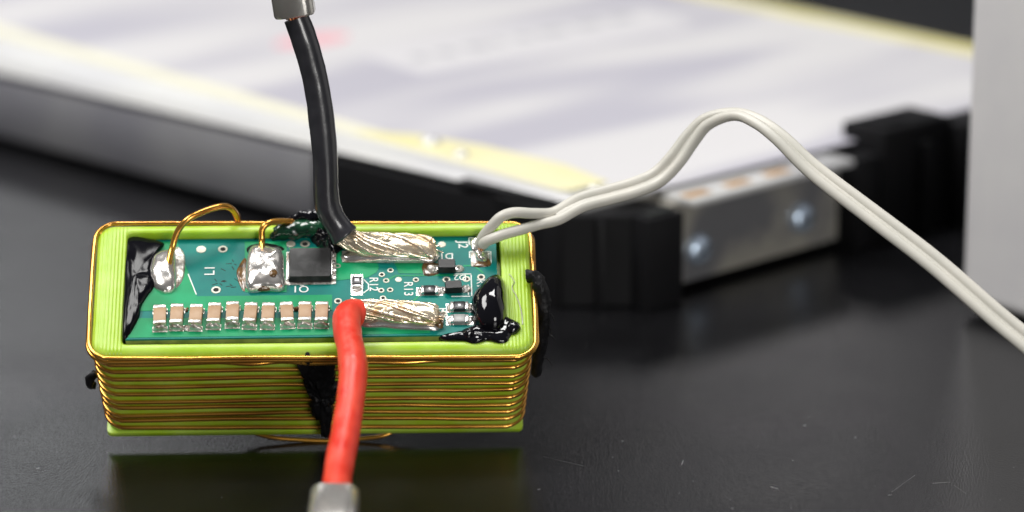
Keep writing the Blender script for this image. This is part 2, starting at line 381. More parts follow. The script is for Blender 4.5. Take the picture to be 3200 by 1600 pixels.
def via(u, v, r=0.52, filled=False):
    ring = []
    n = 14
    vo = []
    for rr_, z in ((r, 0.0), (r * 0.96, 0.06), (r * 0.58, 0.06), (r * 0.55, -0.0)):
        vo.append([Vector((u + rr_ * math.cos(2 * math.pi * k / n), v + rr_ * math.sin(2 * math.pi * k / n), z)) for k in range(n)])
    o = loops('via_ring', vo, M['viaring'], pb, BX, capA=False, capB=False)
    d = [(u + r * 0.57 * math.cos(2 * math.pi * k / n), v + r * 0.57 * math.sin(2 * math.pi * k / n)) for k in range(n)]
    plate('via_hole', d, 0.0, 0.055 if filled else 0.012, M['viaring'] if filled else M['hole'], pb, BX)
for u, v in [(-13.75, 6.82)]: via(u, v, 0.62, True)
for u, v in [(-11.1, 6.83), (-11.74, -0.15), (-1.05, 7.6)]: via(u, v, 0.60)
via(-2.8, 7.6, 0.58, True)
for u, v in [(2.96, 3.75), (8.33, 2.18), (9.39, 2.91), (8.85, 1.16), (8.23, -0.5), (9.32, -0.43), (8.45, -1.79), (6.72, -2.4), (10.17, -2.5), (15.76, -4.5), (12.47, 1.24)]: via(u, v, 0.40)
for u, v in [(3.02, -2.24), (20.42, 1.6), (16.18, 1.23), (18.6, 1.3)]: via(u, v, 0.5)
via(10.36, 1.31, 0.42, True); via(15.75, 7.3, 0.5, True)

def text(s, u, v, rotdeg, size):
    cu = bpy.data.curves.new('t', 'FONT'); cu.body = s; cu.size = size * S; cu.align_x = 'CENTER'; cu.align_y = 'CENTER'; cu.offset = 0.000012
    ob = bpy.data.objects.new('t', cu); COL.objects.link(ob)
    dg = bpy.context.evaluated_depsgraph_get(); me = bpy.data.meshes.new_from_object(ob.evaluated_get(dg))
    COL.objects.unlink(ob); bpy.data.objects.remove(ob)
    Mx = Matrix.Scale(S, 4) @ BX @ Matrix.Translation((u, v, 0.055)) @ Matrix.Rotation(R(rotdeg), 4, 'Z') @ Matrix.Scale(1 / S, 4)
    me.transform(Mx); me.materials.clear()
    return link('printed_text', me, M['silk'], pb)
text('L1', -12.55, 3.15, 90, 1.75)
text('Q1', -1.52, -0.12, 180, 1.55)
text('J2', 18.3, 7.2, -90, 1.7)
text('R12', 7.3, 0.55, -90, 1.5)
text('R13', 11.5, -0.3, -90, 1.55)
text('D1', 16.25, 5.3, 180, 1.45)
text('D2', 17.85, 1.6, 180, 1.3)
text('R2', 15.6, -4.4, -90, 1.6)
text('R1', 20.3, 0.5, -90, 1.4)

# --- components
def terminal_part(parent, c, s, xf, m='tin', bev=0.12): return box('terminal', c, s, M[m], parent, bev, xf)
def capacitor(u, v, a):
    k = empty('capacitor'); k.parent = mod
    X = BX @ Matrix.Translation((u, v, 0)) @ Matrix.Rotation(R(a), 4, 'Z')
    box('ceramic_body', (0, 0, 0.62), (1.50, 2.1, 1.14), M['ceramic'], k, 0.05, X)
    for s in (-1, 1):
        box('terminal', (0, s * 1.28, 0.62), (1.56, 0.58, 1.2), M['captin'], k, 0.14, X)
        fl = [(-0.78, 0), (0.78, 0), (0.86, 0.38), (0.5, 0.50), (-0.55, 0.48), (-0.86, 0.36)]
        blob('solder_fillet', [(x, s * (1.35 + y * 1.05)) for x, y in fl], 0.85, M['captin'], k, X, base=0.05, power=1.5, rings=5, n=3, bumpy=0.5, bsc=2.2, seed=u)
    plate('solder_pad', [(-0.9, -1.98), (0.9, -1.98), (0.9, -1.0), (-0.9, -1.0)], 0.0, 0.06, M['tinrough'], k, X)
    plate('solder_pad', [(-0.9, 1.0), (0.9, 1.0), (0.9, 1.9), (-0.9, 1.9)], 0.0, 0.06, M['tinrough'], k, X)
for (u, v) in [(-18.38, -5.13), (-16.24, -5.06), (-13.94, -5.05), (-11.86, -4.91), (-9.68, -4.84), (-7.41, -4.87), (-5.33, -4.9), (-3.05, -4.93), (-0.97, -4.85), (1.07, -4.88)]:
    capacitor(u + random.uniform(-.08, .08), v + random.uniform(-.12, .12), random.uniform(-5, 5))
blob('solder_bridge', [(-15.4, -6.2), (-14.7, -6.1), (-14.7, -6.9), (-15.4, -7.0)], 0.4, M['tinrough'], mod, BX, 0.04, 1.6, 5, 3, 0.4, 2)
blob('solder_bridge', [(-15.3, -3.2), (-14.9, -3.1), (-15.0, -3.7), (-15.3, -3.8)], 0.3, M['flux'], mod, BX, 0.04, 1.6, 5, 3, 0.4, 2)
blob('solder_bridge', [(-2.3, -3.3), (-1.7, -3.2), (-1.8, -3.8), (-2.3, -3.9)], 0.4, M['flux'], mod, BX, 0.04, 1.6, 5, 3, 0.4, 2)

def two_terminal(name, u, v, ang, L, Wd, Ht, tl, body, term='tin', raise_=0.06, plateau=True):
    k = empty(name); k.parent = mod
    X = BX @ Matrix.Translation((u, v, 0)) @ Matrix.Rotation(R(ang), 4, 'Z')
    box('body', (0, 0, raise_ + Ht / 2), (L - 2 * tl, Wd, Ht), body, k, 0.05, X)
    for s in (-1, 1):
        box('terminal', (s * (L / 2 - tl / 2), 0, raise_ + Ht * 0.48), (tl, Wd * 0.98, Ht * 0.96), M[term], k, 0.08, X)
        blob('solder_fillet', [(s * (L / 2 - 0.05 + x), y * Wd) for x, y in ((0, -0.55), (0.42, -0.4), (0.5, 0), (0.42, 0.4), (0, 0.55))], Ht * 0.7, M['tinrough'], k, X, 0.02, 1.5, 5, 3, 0.4, 2, seed=u)
    return k, X
k, X = two_terminal('resistor', 5.3, 0.72, 90, 2.0, 1.25, 0.5, 0.42, M['resbody'], 'tin')
plate('solder_pad', [(-2.0, -0.7), (1.5, -0.7), (1.5, 0.7), (-2.0, 0.7)], 0.0, 0.07, M['tin'], k, X)
box('glass_bead', (0.05, 0, 0.60), (0.5, 0.55, 0.06), M['white'], k, 0.02, X)
k, X = two_terminal('resistor', 14.1, -0.8, 0, 2.1, 1.2, 0.5, 0.4, M['resbody'])
box('value_mark', (0.0, 0, 0.575), (0.22, 0.35, 0.02), M['white'], k, 0, X)
plate('solder_pad', [(-1.6, -0.65), (1.6, -0.65), (1.6, 0.65), (-1.6, 0.65)], 0.0, 0.05, M['tin'], k, X)
k, X = two_terminal('resistor', 17.65, -3.6, 0, 2.2, 1.3, 0.5, 0.42, M['resbody'])
box('value_mark', (0.0, 0, 0.575), (0.3, 0.3, 0.02), M['white'], k, 0, X)
plate('solder_pad', [(-1.6, -0.72), (1.6, -0.72), (1.6, 0.72), (-1.6, 0.72)], 0.0, 0.05, M['tin'], k, X)
k, X = two_terminal('resistor', 17.62, -5.72, 0, 2.2, 1.25, 0.5, 0.42, M['resbody2'])
plate('solder_pad', [(-1.6, -0.72), (1.6, -0.72), (1.6, 0.72), (-1.6, 0.72)], 0.0, 0.05, M['tin'], k, X)

def diode(u, v, L, Wd, Ht, ang):
    k = empty('diode'); k.parent = mod
    X = BX @ Matrix.Translation((u, v, 0)) @ Matrix.Rotation(R(ang), 4, 'Z')
    l0 = [Vector((x, y, 0.15)) for x, y in rrect(-L / 2, L / 2, -Wd / 2, Wd / 2, 0.1, 2)]
    l1 = [Vector((x * 1.03, y * 1.03, 0.15 + Ht * 0.5)) for x, y in rrect(-L / 2, L / 2, -Wd / 2, Wd / 2, 0.1, 2)]
    l2 = [Vector((x * 0.94, y * 0.9, 0.15 + Ht)) for x, y in rrect(-L / 2, L / 2, -Wd / 2, Wd / 2, 0.1, 2)]
    loops('body', [l0, l1, l2], M['chip'], k, X, angle=30)
    for s in (-1, 1):
        box('terminal', (s * (L / 2 + 0.35), 0, 0.22), (0.8, Wd * 0.5, 0.16), M['tin'], k, 0.04, X)
        blob('solder_fillet', [(s * (L / 2 + 0.05), -0.5), (s * (L / 2 + 0.9), -0.45), (s * (L / 2 + 1.1), 0.05), (s * (L / 2 + 0.85), 0.5), (s * (L / 2 + 0.05), 0.5)], 0.45, M['tinrough'], k, X, 0.03, 1.7, 6, 3, 0.6, 2.2, seed=u)
    return k
diode(16.25, 3.0, 2.1, 1.55, 0.95, 0)
diode(17.0, -0.55, 2.0, 1.35, 0.9, 3)
blob('flux_stain', [(13.4, 4.0), (15.2, 4.0), (15.2, 2.2), (13.5, 2.0)], 0.12, M['flux'], mod, BX, 0.03, 2, 5, 3, 0.4, 1.5)
blob('solder_joint', [(13.9, 3.5), (14.9, 3.6), (14.95, 2.5), (14.0, 2.4)], 0.55, M['tinrough'], mod, BX, 0.05, 1.8, 6, 4, 0.5, 1.6)

# power transistor
q = empty('transistor'); q.parent = mod
lq = [[Vector((x, y, z)) for x, y in rrect(-2.95 + i, 2.2 - i, 0.95 + i, 6.05 - i, 0.15, 2)] for i, z in ((0, 0.05), (-0.02, 0.5), (0.12, 1.0))]
loops('body', lq, M['chip'], q, BX, angle=30)
plate('solder_pad', [(-3.35, 0.55), (2.75, 0.65), (2.75, 6.1), (-3.3, 6.2)], 0.0, 0.07, M['tinrough'], q, BX)
for j in range(4): box('terminal', (2.5, 1.55 + j * 1.27, 0.2), (0.6, 0.7, 0.28), M['tin'], q, 0.08, BX)
box('terminal', (-3.1, 3.5, 0.2), (0.3, 4.6, 0.3), M['tin'], q, 0.08, BX)
box('terminal', (2.28, 3.5, 0.55), (0.12, 4.0, 0.6), M['tin'], q, 0.04, BX)

# J2 pads
blob('solder_pad', [(19.4, 8.2), (21.0, 8.2), (21.0, 6.2), (19.4, 6.2)], 0.45, M['tin'], mod, BX, 0.02, 2.4, 6, 5, 0.4, 1.4)
plate('solder_pad', [(19.25, 5.8), (21.55, 5.8), (21.5, 3.45), (19.25, 3.45)], 0.0, 0.06, M['tinrough'], mod, BX)
blob('solder_joint', [(19.7, 5.6), (21.0, 5.6), (21.1, 4.2), (19.9, 4.2)], 0.9, M['tin'], mod, BX, 0.05, 1.8, 6, 5, 0.6, 1.3, seed=4)
blob('flux_stain', [(20.2, 4.3), (21.5, 4.6), (21.5, 3.5), (19.5, 3.4)], 0.12, M['flux'], mod, BX, 0.05, 2, 5, 3, 0.4, 1.5)

# big solder joints with their copper leads
blob('flux_stain', [(-17.2, 6.9), (-15.8, 6.2), (-15.7, 2.4), (-16.4, 0.4), (-17.5, 0.2)], 0.22, M['tinrough'], mod, BX, 0.04, 2, 6, 5, 0.8, 2.0)
blob('solder_joint', [(-18.7, 6.2), (-17.2, 6.6), (-16.7, 5.3), (-16.5, 2.6), (-16.75, -0.3), (-18.5, -0.5), (-19.6, 1.3), (-19.9, 3.4), (-19.5, 5.3)], 1.35, M['tin'], mod, BX, 0.05, 2.2, 10, 5, 0.14, 0.5, seed=1)
blob('solder_joint', [(-7.9, 6.3), (-6.5, 6.9), (-4.3, 6.4), (-3.65, 5.5), (-3.5, 2.5), (-3.55, -0.3), (-5.8, -0.45), (-7.9, -0.5), (-8.3, 2.4)], 1.5, M['tin'], mod, BX, 0.05, 2.8, 12, 6, 0.15, 0.5, seed=2)
blob('flux_stain', [(-8.2, 6.6), (-7.8, 7.3), (-5.4, 7.6), (-3.6, 6.9), (-4.2, 6.3), (-6.4, 6.6), (-7.8, 6.1)], 0.5, M['goorough'], mod, BX, 0.03, 2, 6, 5, 0.6, 1.5, centre=(-6, 6.85))
blob('flux_stain', [(-9.3, 3.2), (-8.2, 5.2), (-8.2, -0.2), (-8.9, 0.6)], 0.12, M['flux'], mod, BX, 0.03, 2, 6, 5, 0.6, 1.5)
blob('flux_stain', [(-5.3, 1.6), (-4.6, 1.9), (-4.3, 1.2), (-4.7, 0.7), (-5.3, 0.9)], 0.22, M['flux'], mod, BX, 1.38, 1.8, 5, 4, 0.6, 1.5)
blob('flux_stain', [(-6.9, 0.2), (-5.6, 0.5), (-4.9, -0.2), (-5.9, -0.6), (-6.8, -0.5)], 0.3, M['flux'], mod, BX, 0.35, 1.8, 5, 4, 0.6, 1.5)
for j in range(16):     # scratched soot marks left of the second joint
    u, v = -10.6 + random.uniform(-1.4, 1.3), 2.6 + random.uniform(-2.4, 2.4); a = random.choice((R(15), R(-50), R(10))) + random.uniform(-.3, .3); l = random.uniform(0.2, 0.8)
    box('soot_mark', (u, v, 0.004), (l, 0.09, 0.02), M['hole'], pb, 0, BX, rz=a)
tube('wire_lead', catmull([(-17.55, 2.6, 18.1), (-17.46, 3.8, 18.5), (-17.11, 5.5, 18.95), (-16.4, 7.0, 20.37), (-15.01, 8.0, 21.5), (-12.49, 9.5, 21.47), (-10.56, 10.3, 20.98), (-9.58, 10.8, 19.1), (-9.22, 11.0, 16.63), (-9.2, 11.0, 14.5)], 6), 0.40, M['wire'], mod, seg=12)
tube('wire_lead', catmull([(-6.27, 4.6, 18.3), (-6.27, 5.6, 18.1), (-6.28, 7.0, 18.15), (-6.27, 8.0, 19.05), (-5.73, 8.6, 19.51), (-4.53, 9.3, 19.26), (-2.13, 10.0, 18.3), (0, 10.6, 17.3)], 6), 0.40, M['wire'], mod, seg=12)

# black epoxy
blob('glue_blob', [(-22.95, 8.6), (-20.0, 8.75), (-18.3, 7.9), (-18.9, 6.4), (-19.4, 3.4), (-19.0, 1.0), (-19.75, -0.7), (-20.6, -2.8), (-20.8, -4.6), (-21.3, -6.2), (-21.9, -7.6), (-22.7, -7.7), (-22.9, 0.6)], 0.8, M['goosatin'], mod, BX, 0.0, 3.0, 10, 6, 0.15, 0.6, centre=(-21.4, 2.0), seed=5)
tube('glue_ring', [Vector((-20.9 + 0.62 * math.cos(2 * math.pi * k / 20), 0.2 + 0.85 * math.sin(2 * math.pi * k / 20), 0.62)) for k in range(20)], 0.13, M['goo'], mod, seg=8, closed=True, xf=BX)
blob('glue_blob', [(22.2, 1.4), (20.6, 0.2), (19.3, -2.0), (19.0, -4.2), (19.4, -6.6), (20.7, -7.7), (22.5, -7.4), (23.25, -5.4), (23.4, -1.4), (23.1, 0.6)], 2.9, M['goo'], mod, BX, 0.0, 1.9, 14, 6, 0.05, 0.35, centre=(21.6, -3.6), seed=3)
blob('glue_blob', [(17.6, -7.4), (18.8, -6.9), (19.6, -7.6), (19.2, -8.6), (17.9, -8.6)], 1.0, M['goo'], mod, Matrix.Translation((0, 0, 17.9)), 0, 2.0, 8, 5, 0.3, 0.9, seed=4)
blob('glue_blob', [(23.3, -6.2), (24.5, -6.1), (24.9, -7.0), (24.0, -7.9), (23.1, -7.4)], 0.9, M['goo'], mod, Matrix.Translation((0, 0, 17.95)), 0, 2.0, 8, 5, 0.2, 0.9, seed=14)
blob('glue_puddle', [(15.2, -7.9), (17.3, -7.4), (19.3, -6.4), (22.9, -5.0), (24.3, -5.6), (25.0, -6.1), (24.7, -7.0), (23.9, -7.9), (23.4, -8.9), (22.3, -9.2), (20.8, -8.8), (19.3, -9.2), (17.8, -8.8), (15.6, -8.6)], 0.75, M['goo'], mod, Matrix.Translation((0, 0, 17.85)), 0, 2.6, 10, 6, 0.2, 0.8, centre=(20.4, -7.9), seed=8)
tube('glue_thread', catmull([(25.2, -6.3, 18.05), (25.1, -4.2, 18.05), (24.6, -2.0, 18.05), (24.1, -0.6, 18.05), (24.4, 0.4, 18.05), (23.8, 1.6, 18.05)], 6), lambda t: 0.05 * (1 - 0.6 * t) + 0.03, M['viaring'], mod, seg=6)
# lump bridging the turns on the end wall
tube('glue_lump', catmull([(25.9, 0.9, 18.35), (26.9, 0.7, 18.5), (27.6, -0.4, 17.8), (28.0, -2.0, 15.5), (27.9, -3.2, 12.5), (27.5, -4, 9), (27.2, -4.5, 6)], 6), lambda t: 0.85 - 0.3 * abs(t - 0.35), M['goorough'], mod, seg=18, rough=0.35, rscale=1.3)
for j, (p0, p1) in enumerate([((28.3, -2.2, 15), (29.4, -3.2, 14.4)), ((28.1, -3.4, 12), (29.5, -4.2, 12.2)), ((27.8, -4.2, 9), (29.2, -5.0, 8.0)), ((28.2, -2.9, 14), (29.0, -3.8, 12.8))]):
    a, b = Vector(p0), Vector(p1); mid = (a + b) / 2 + Vector((0.1, 0.2, 0.35))
    tube('glue_thread', catmull([a, mid, b], 5), lambda t: 0.14 * (1 - t) + 0.03, M['goorough'], mod, seg=6)
FX = Matrix.Translation((0, -D2 + 0.2, 0)) @ Matrix.Rotation(R(90), 4, 'X')       # (u, v) -> (x, z) on the front wall
blob('glue_smear', [(-2.1, 16.7), (-0.36, 17.3), (2.19, 16.37), (2.72, 12.15), (2.3, 7.6), (1.9, 1.2), (0.7, 1.2), (0.74, 3.57), (-0.43, 6.49), (-0.53, 9.94), (-1.18, 12.22), (-1.63, 15.04)], 0.85, M['goorough'], mod, FX, 0, 3.0, 10, 8, 0.7, 1.1, centre=(0.9, 9.5), seed=6, edge=0.5)
tube('glue_lump', catmull([(-26.7, -5.2, 8.2), (-27.3, -5.6, 7.6), (-27.5, -5.8, 6.6), (-27.0, -5.6, 6.0)], 5), 0.5, M['goorough'], mod, seg=12, rough=0.5, rscale=1.5)
# green-black glue along the back rim and around the black cable
tube('glue_lump', catmull([(-5.2, 9.0, 16.9), (-4.2, 9.1, 17.3), (-2.5, 9.2, 17.6), (-0.8, 9.3, 17.9), (0.6, 9.3, 18.1), (1.6, 9.2, 17.7)], 6), lambda t: 0.75 + 0.45 * math.sin(t * 2.6), M['googreen'], mod, seg=16, rough=0.25, rscale=1.0)
tube('glue_lump', catmull([(-3.0, 10.3, 18.2), (-1.2, 10.5, 18.9), (0.5, 10.2, 19.2), (1.8, 9.6, 19.0)], 6), lambda t: 0.45 + 0.2 * math.sin(t * 3), M['goo'], mod, seg=12, rough=0.6, rscale=1.2)
blob('glue_blob', [(-0.6, 9.0), (1.0, 9.2), (3.4, 8.6), (4.0, 7.4), (3.2, 6.2), (2.4, 5.6), (1.4, 6.4), (0.2, 7.4)], 1.9, M['goo'], mod, BX, 0.0, 1.6, 10, 6, 0.7, 0.9, seed=9)

# ---------------------------------------------------------------- power cables
def bare_end(parent, line, wfun, hfun, nstr, turns, sr, xf, lead=None):
    """flattened, soldered bundle of twisted strands"""
    core = catmull(line, 8); N = len(core); L = []
    for i, p in enumerate(core):
        t = i / (N - 1); hw, hh = wfun(t), hfun(t)
        L.append([Vector((p.x, p.y + (hw - sr * .12 + .12 * noise.noise(Vector((i * .4, k * .7, hw)))) * math.cos(2 * math.pi * k / 16), p.z + (hh - sr * .12 + .12 * noise.noise(Vector((i * .4, k * .7, hw)))) * math.sin(2 * math.pi * k / 16))) for k in range(16)])
    loops('solder_core', L, M['warmtin'], parent, xf, angle=70)
    for s in range(nstr):
        ph = 2 * math.pi * s / nstr + random.uniform(-.16, .16); pts = []; t1 = 1 - random.uniform(0, .12); q_ = random.uniform(-.10, .05); sr2 = sr * random.uniform(.7, 1.2); tw_ = turns * random.uniform(.9, 1.1)
        for i in range(int((N - 1) * t1) + 1):
            t = i / (N - 1); p = core[i]; a = ph + 2 * math.pi * tw_ * t + 0.25 * noise.noise(Vector((s * 1.3, t * 3, 4)))
            hw, hh = wfun(t) - sr * .35 + q_, hfun(t) - sr * .35 + q_
            wob = 0.14 * noise.noise(Vector((s * 3.7, t * 5, 0)))
            pts.append(Vector((p.x, p.y + (hw + wob) * math.cos(a), p.z + (hh + wob) * math.sin(a))))
        tube('strand', pts, sr2, M['strand'], parent, seg=7, xf=xf)

def melted(parent, pts, xf, seed):
    random.seed(seed)
    for (u, v, z, r_) in pts:
        ol = [(u + r_ * 1.5 * math.cos(k / 9 * 6.283 + .2) * random.uniform(.6, 1.2) + .5 * r_ * math.sin(k / 9 * 6.283), v + r_ * math.sin(k / 9 * 6.283) * random.uniform(.6, 1.1)) for k in range(9)]
        blob('melted_solder', ol, 0.32, M['warmtin'], parent, xf, z, 1.7, 6, 4, 0.5, 1.5, seed=u)
def hairs(parent, u, v, z, xf, seed):
    random.seed(seed)
    for k in range(5):
        a = Vector((u - 1.2, v + random.uniform(-.8, .8), z)); b = a + Vector((random.uniform(1.0, 2.2), random.uniform(-.7, .7), random.uniform(-.5, .3)))
        tube('strand', catmull([a, (a + b) / 2 + Vector((0, 0, .15)), b], 4), 0.09, M['strand'], parent, seg=6, xf=xf)
WX = BW @ BX
blk = empty('power_cable', (3.0, 0.2, 27.5))
tag(blk, "black insulated cable standing upright on the circuit board, metal crimp at its upper end", "cable")
inv = Matrix.Translation((-3.0, -0.2, -27.5))
black_path = catmull([(4.0, 0.0, 26.7), (3.24, 0.17, 27.75), (2.21, 0.25, 29.47), (1.69, 0.3, 31.47), (1.61, 0.18, 36.5), (1.24, 0.54, 41.37), (0.52, 0.9, 46.25), (-0.73, 1.24, 51.07), (-1.67, 1.47, 53.7)], 8)
tube('insulation', black_path, lambda t: 1.56 + 0.30 * max(0, 1 - t / 0.14) ** 1.5 - 0.35 * max(0, 1 - t / 0.03) + 0.03 * math.sin(t * 23), M['blackins'], blk, seg=28, rough=0.035, rscale=0.5, xf=inv)
for j in range(14):
    a = 2 * math.pi * j / 14; c = Vector((-1.7, 1.48, 53.6)); off = Vector((math.cos(a) * 1.15, math.sin(a) * 1.15, 0))
    tube('strand', [c + off * 0.9, c + off + Vector((-.2, .05, .8)), c + off * 1.15 + Vector((-.5, .1, 2.0))], 0.24, M['copper'], blk, seg=7, xf=inv)
def crimp(parent, base, axis, wid, thick, length, xf, flare=0.0, side=(1, 0, 0)):
    ax = Vector(axis).normalized(); sx = Vector(side); sx = (sx - ax * sx.dot(ax)).normalized(); sy = ax.cross(sx); L = []
    b = Vector(base)
    def ring(d, k, hole=False):
        return [b + ax * d + sx * x * k + sy * y * k for x, y in rrect(-wid / 2, wid / 2, -thick / 2, thick / 2, min(wid, thick) * 0.33, 5)]
    L = [ring(2.5, 0.70), ring(0.25, 0.74), ring(0.0, 0.84), ring(0.02, 0.94), ring(0.3, 1.0), ring(length * 0.55, 1.0 + flare), ring(length - 0.3, 1.0), ring(length, 0.92)]
    loops('crimp_sleeve', L, M['crimp'], parent, xf, angle=45)
    # flat tongue with a hole beyond the sleeve
    tl = []
    for d, k in ((length - 0.2, 1), (length + 10, 1)):
        tl.append([b + ax * d + sx * x + sy * y for x, y in rrect(-wid * 0.55, wid * 0.55, -0.5, 0.5, 0.2, 2)])
    loops('crimp_tongue', tl, M['crimp'], parent, xf)
crimp(blk, (-1.80, 1.52, 54.0), (-0.14, 0.03, 1), 5.0, 3.9, 9, inv)
bare_end(blk, [(2.6, 7.4, 1.9), (4.3, 6.9, 1.45), (6.5, 6.3, 1.2), (10, 6.1, 1.2), (13, 5.9, 1.15), (15.0, 5.3, 0.95)],
         lambda t: 1.15 + 0.65 * math.sin(min(1, t * 1.35) * math.pi * .62) - 0.75 * max(0, (t - .86) / .14) ** 2, lambda t: 0.98 - 0.15 * t - 0.35 * max(0, (t - .86) / .14) ** 2, 11, 0.7, 0.26, inv @ WX)
plate('solder_pad', [(3.5, 6.2), (3.5, 4.3), (14.6, 4.1), (14.6, 6.6)], 0.04, 0.16, M['tinrough'], blk, inv @ WX)
blob('solder_fillet', [(3.8, 5.9), (4.0, 4.5), (8, 4.25), (12, 4.2), (14.9, 4.3), (14.9, 6.5), (9, 6.9)], 0.75, M['tin'], blk, inv @ WX, 0.1, 2, 8, 5, 0.4, 0.8)

melted(blk, [(6.2, 6.6, 1.75, 0.8), (8.6, 6.2, 1.85, 1.1), (11.2, 6.0, 1.75, 0.9), (13.6, 5.5, 1.35, 0.9), (9.8, 5.0, 1.35, 0.7)], inv @ WX, 21)
hairs(blk, 15.0, 5.3, 1.0, inv @ WX, 5)
red = empty('power_cable', (4.8, -10.5, 19.9))
tag(red, "bright red cable draped over the rim of the green case, crimp at its end", "cable")
inv = Matrix.Translation((-4.8, 10.5, -19.9))
red_path = catmull([(5.9, -9.95, 19.85), (5.0, -10.7, 20.15), (4.6, -12.2, 20.05), (4.85, -15.26, 18.93), (5.44, -18.73, 17.72), (5.73, -22.37, 15.9), (5.3, -28.56, 12.45), (4.7, -34.52, 9.82), (4.53, -37.96, 8.7), (4.46, -41.5, 7.7), (4.42, -43.5, 7.1)], 8)
tube('insulation', red_path, lambda t: 1.68 + 0.14 * max(0, 1 - t / 0.22) - 0.30 * max(0, 1 - t / 0.025) + 0.03 * math.sin(t * 31) + 0.05 * math.exp(-((t - .46) / .02) ** 2), M['redins'], red, seg=28, rough=0.03, rscale=0.55, xf=inv)
crimp(red, (4.47, -41.0, 7.85), (-0.03, -0.96, -0.28), 5.5, 4.4, 9, inv)
bare_end(red, [(4.6, -4.7, 1.55), (6.0, -4.85, 1.25), (8.5, -4.8, 1.15), (11.5, -5.2, 1.1), (14.0, -5.4, 1.0), (15.1, -5.6, 0.9)],
         lambda t: 1.0 + 0.55 * math.sin(min(1, t * 1.2) * math.pi * .6) - 0.7 * max(0, (t - .86) / .14) ** 2, lambda t: 0.95 - 0.12 * t - 0.35 * max(0, (t - .86) / .14) ** 2, 10, 0.45, 0.26, inv @ WX)
blob('solder_fillet', [(5.6, -6.4), (9, -6.9), (13, -7.3), (15.3, -7.0), (15.4, -4.0), (10, -3.5), (5.6, -3.6)], 0.7, M['tin'], red, inv @ WX, 0.04, 2, 8, 5, 0.3, 0.8)
melted(red, [(7.0, -4.8, 1.8, 0.8), (9.4, -4.9, 1.75, 1.1), (12.0, -5.2, 1.6, 1.0), (13.9, -5.4, 1.45, 0.9), (10.6, -6.2, 1.2, 0.7)], inv @ WX, 22)
hairs(red, 15.1, -5.6, 0.9, inv @ WX, 6)
blob('flux_stain', [(14.6, -6.9), (15.6, -6.8), (15.6, -5.4), (14.8, -5.2)], 0.7, M['flux'], red, inv @ WX, 0.04, 2, 6, 4, 0.5, 1.2)

# ---------------------------------------------------------------- pale twin lead
tw = empty('twin_wire', (20.3, 1.0, 25.2))
tag(tw, "pale grey twin wire arching up from the board corner and away past the grey housing", "wire")
inv = Matrix.Translation((-20.3, -1.0, -25.2))
cen = [(29.76, 2.14, 28.81), (32.71, 3.55, 30.09), (36.15, 4.78, 30.77), (39.62, 6.02, 31.46), (42.32, 6.36, 32.64), (44.5, 6.48, 34.89), (46.44, 6.74, 37.6), (48.34, 6.31, 39.72), (51.38, 4.6, 41.04), (53.92, 2.44, 40.76), (56.66, -0.06, 39.3),
       (60.82, -3.12, 35.86), (67.69, -7.53, 31.36), (74.46, -11.93, 26.93), (81.13, -16.49, 21.91), (84.47, -18.73, 19.52), (89.08, -21.28, 16.07), (92.64, -23.0, 13.7), (104, -28, 5.6), (112, -31, 2.7), (124, -34, 1.78), (150, -38, 1.78)]
up = Vector((0, 0.2756, 0.9613)); away = Vector((0, 0.9613, -0.2756))
mix = [0.50, 0.55, 0.58, 0.6, 0.62, 0.62, 0.55, 0.4, 0.18, 0.30, 0.45, 0.58, 0.64, 0.66, 0.68, 0.68, 0.68, 0.68, 0.6, 0.4, 0.1, 0.0]
RT = 0.67
ups, lows = [], []
for i, p in enumerate(cen):
    p = Vector(p); a = Vector(cen[max(0, i - 1)]); b = Vector(cen[min(len(cen) - 1, i + 1)]); t = (b - a).normalized()
    per = away.cross(t).normalized() * -1
    if per.z < 0: per = -per
    o = mix[i] * 1.06; d = math.sqrt(max(0, 0.74 ** 2 - o ** 2))
    off = per * o + away * d
    if i >= 19: off = Vector((0.25, 0.65, 0))
    ups.append(p + off); lows.append(p - off)
U0 = [(20.25, 1.45, 25.2), (20.9, 1.09, 26.62), (21.97, 0.38, 28.13), (23.04, 0.18, 29.24), (24.64, 0.51, 29.66), (27.08, 1.41, 29.3)]
L0 = [(20.75, 0.6, 25.6), (21.2, -0.1, 26.2), (22.22, -0.53, 26.77), (23.67, -0.38, 27.28), (25.37, 0.12, 27.6), (27.56, 1.22, 27.95)]
tube('insulation', catmull([Vector(p) for p in U0] + ups, 6), RT, M['whiteins'], tw, seg=16, xf=inv, rough=0.02, rscale=0.6)
tube('insulation', catmull([Vector(p) for p in L0] + lows, 6), RT, M['whiteins'], tw, seg=16, xf=inv, rough=0.02, rscale=0.6)
ua = catmull(ups, 6); la = catmull(lows, 6)
vv, ff = [], []
for i, (a, b) in enumerate(zip(ua, la)):
    d = (b - a); tdir = (ua[min(i + 1, len(ua) - 1)] - ua[max(i - 1, 0)]).normalized(); n = d.cross(tdir).normalized() * 0.30
    vv += [a + d * .25 + n, a + d * .75 + n, a + d * .75 - n, a + d * .25 - n]
    if i:
        for k in range(4): ff.append((i * 4 - 4 + k, i * 4 - 4 + (k + 1) % 4, i * 4 + (k + 1) % 4, i * 4 + k))
mesh('joining_web', vv, ff, M['whiteins'], tw, inv)
for c in ((20.2, 1.5, 24.6), (20.6, 0.5, 24.9)):
    tube('conductor', [Vector(c), Vector(c) + Vector((0.1, -0.05, 0.6)), Vector(c) + Vector((0.3, -0.2, 1.3))], 0.28, M['copper'], tw, seg=8, xf=inv)

# ---------------------------------------------------------------- hard drive behind
hd = empty('hard_drive', (35.9, 46.4, TZ), (0, 0, R(42.4)))
tag(hd, "flat metal disk drive with pale label and black plastic corner, lying behind the green case", "disk drive")
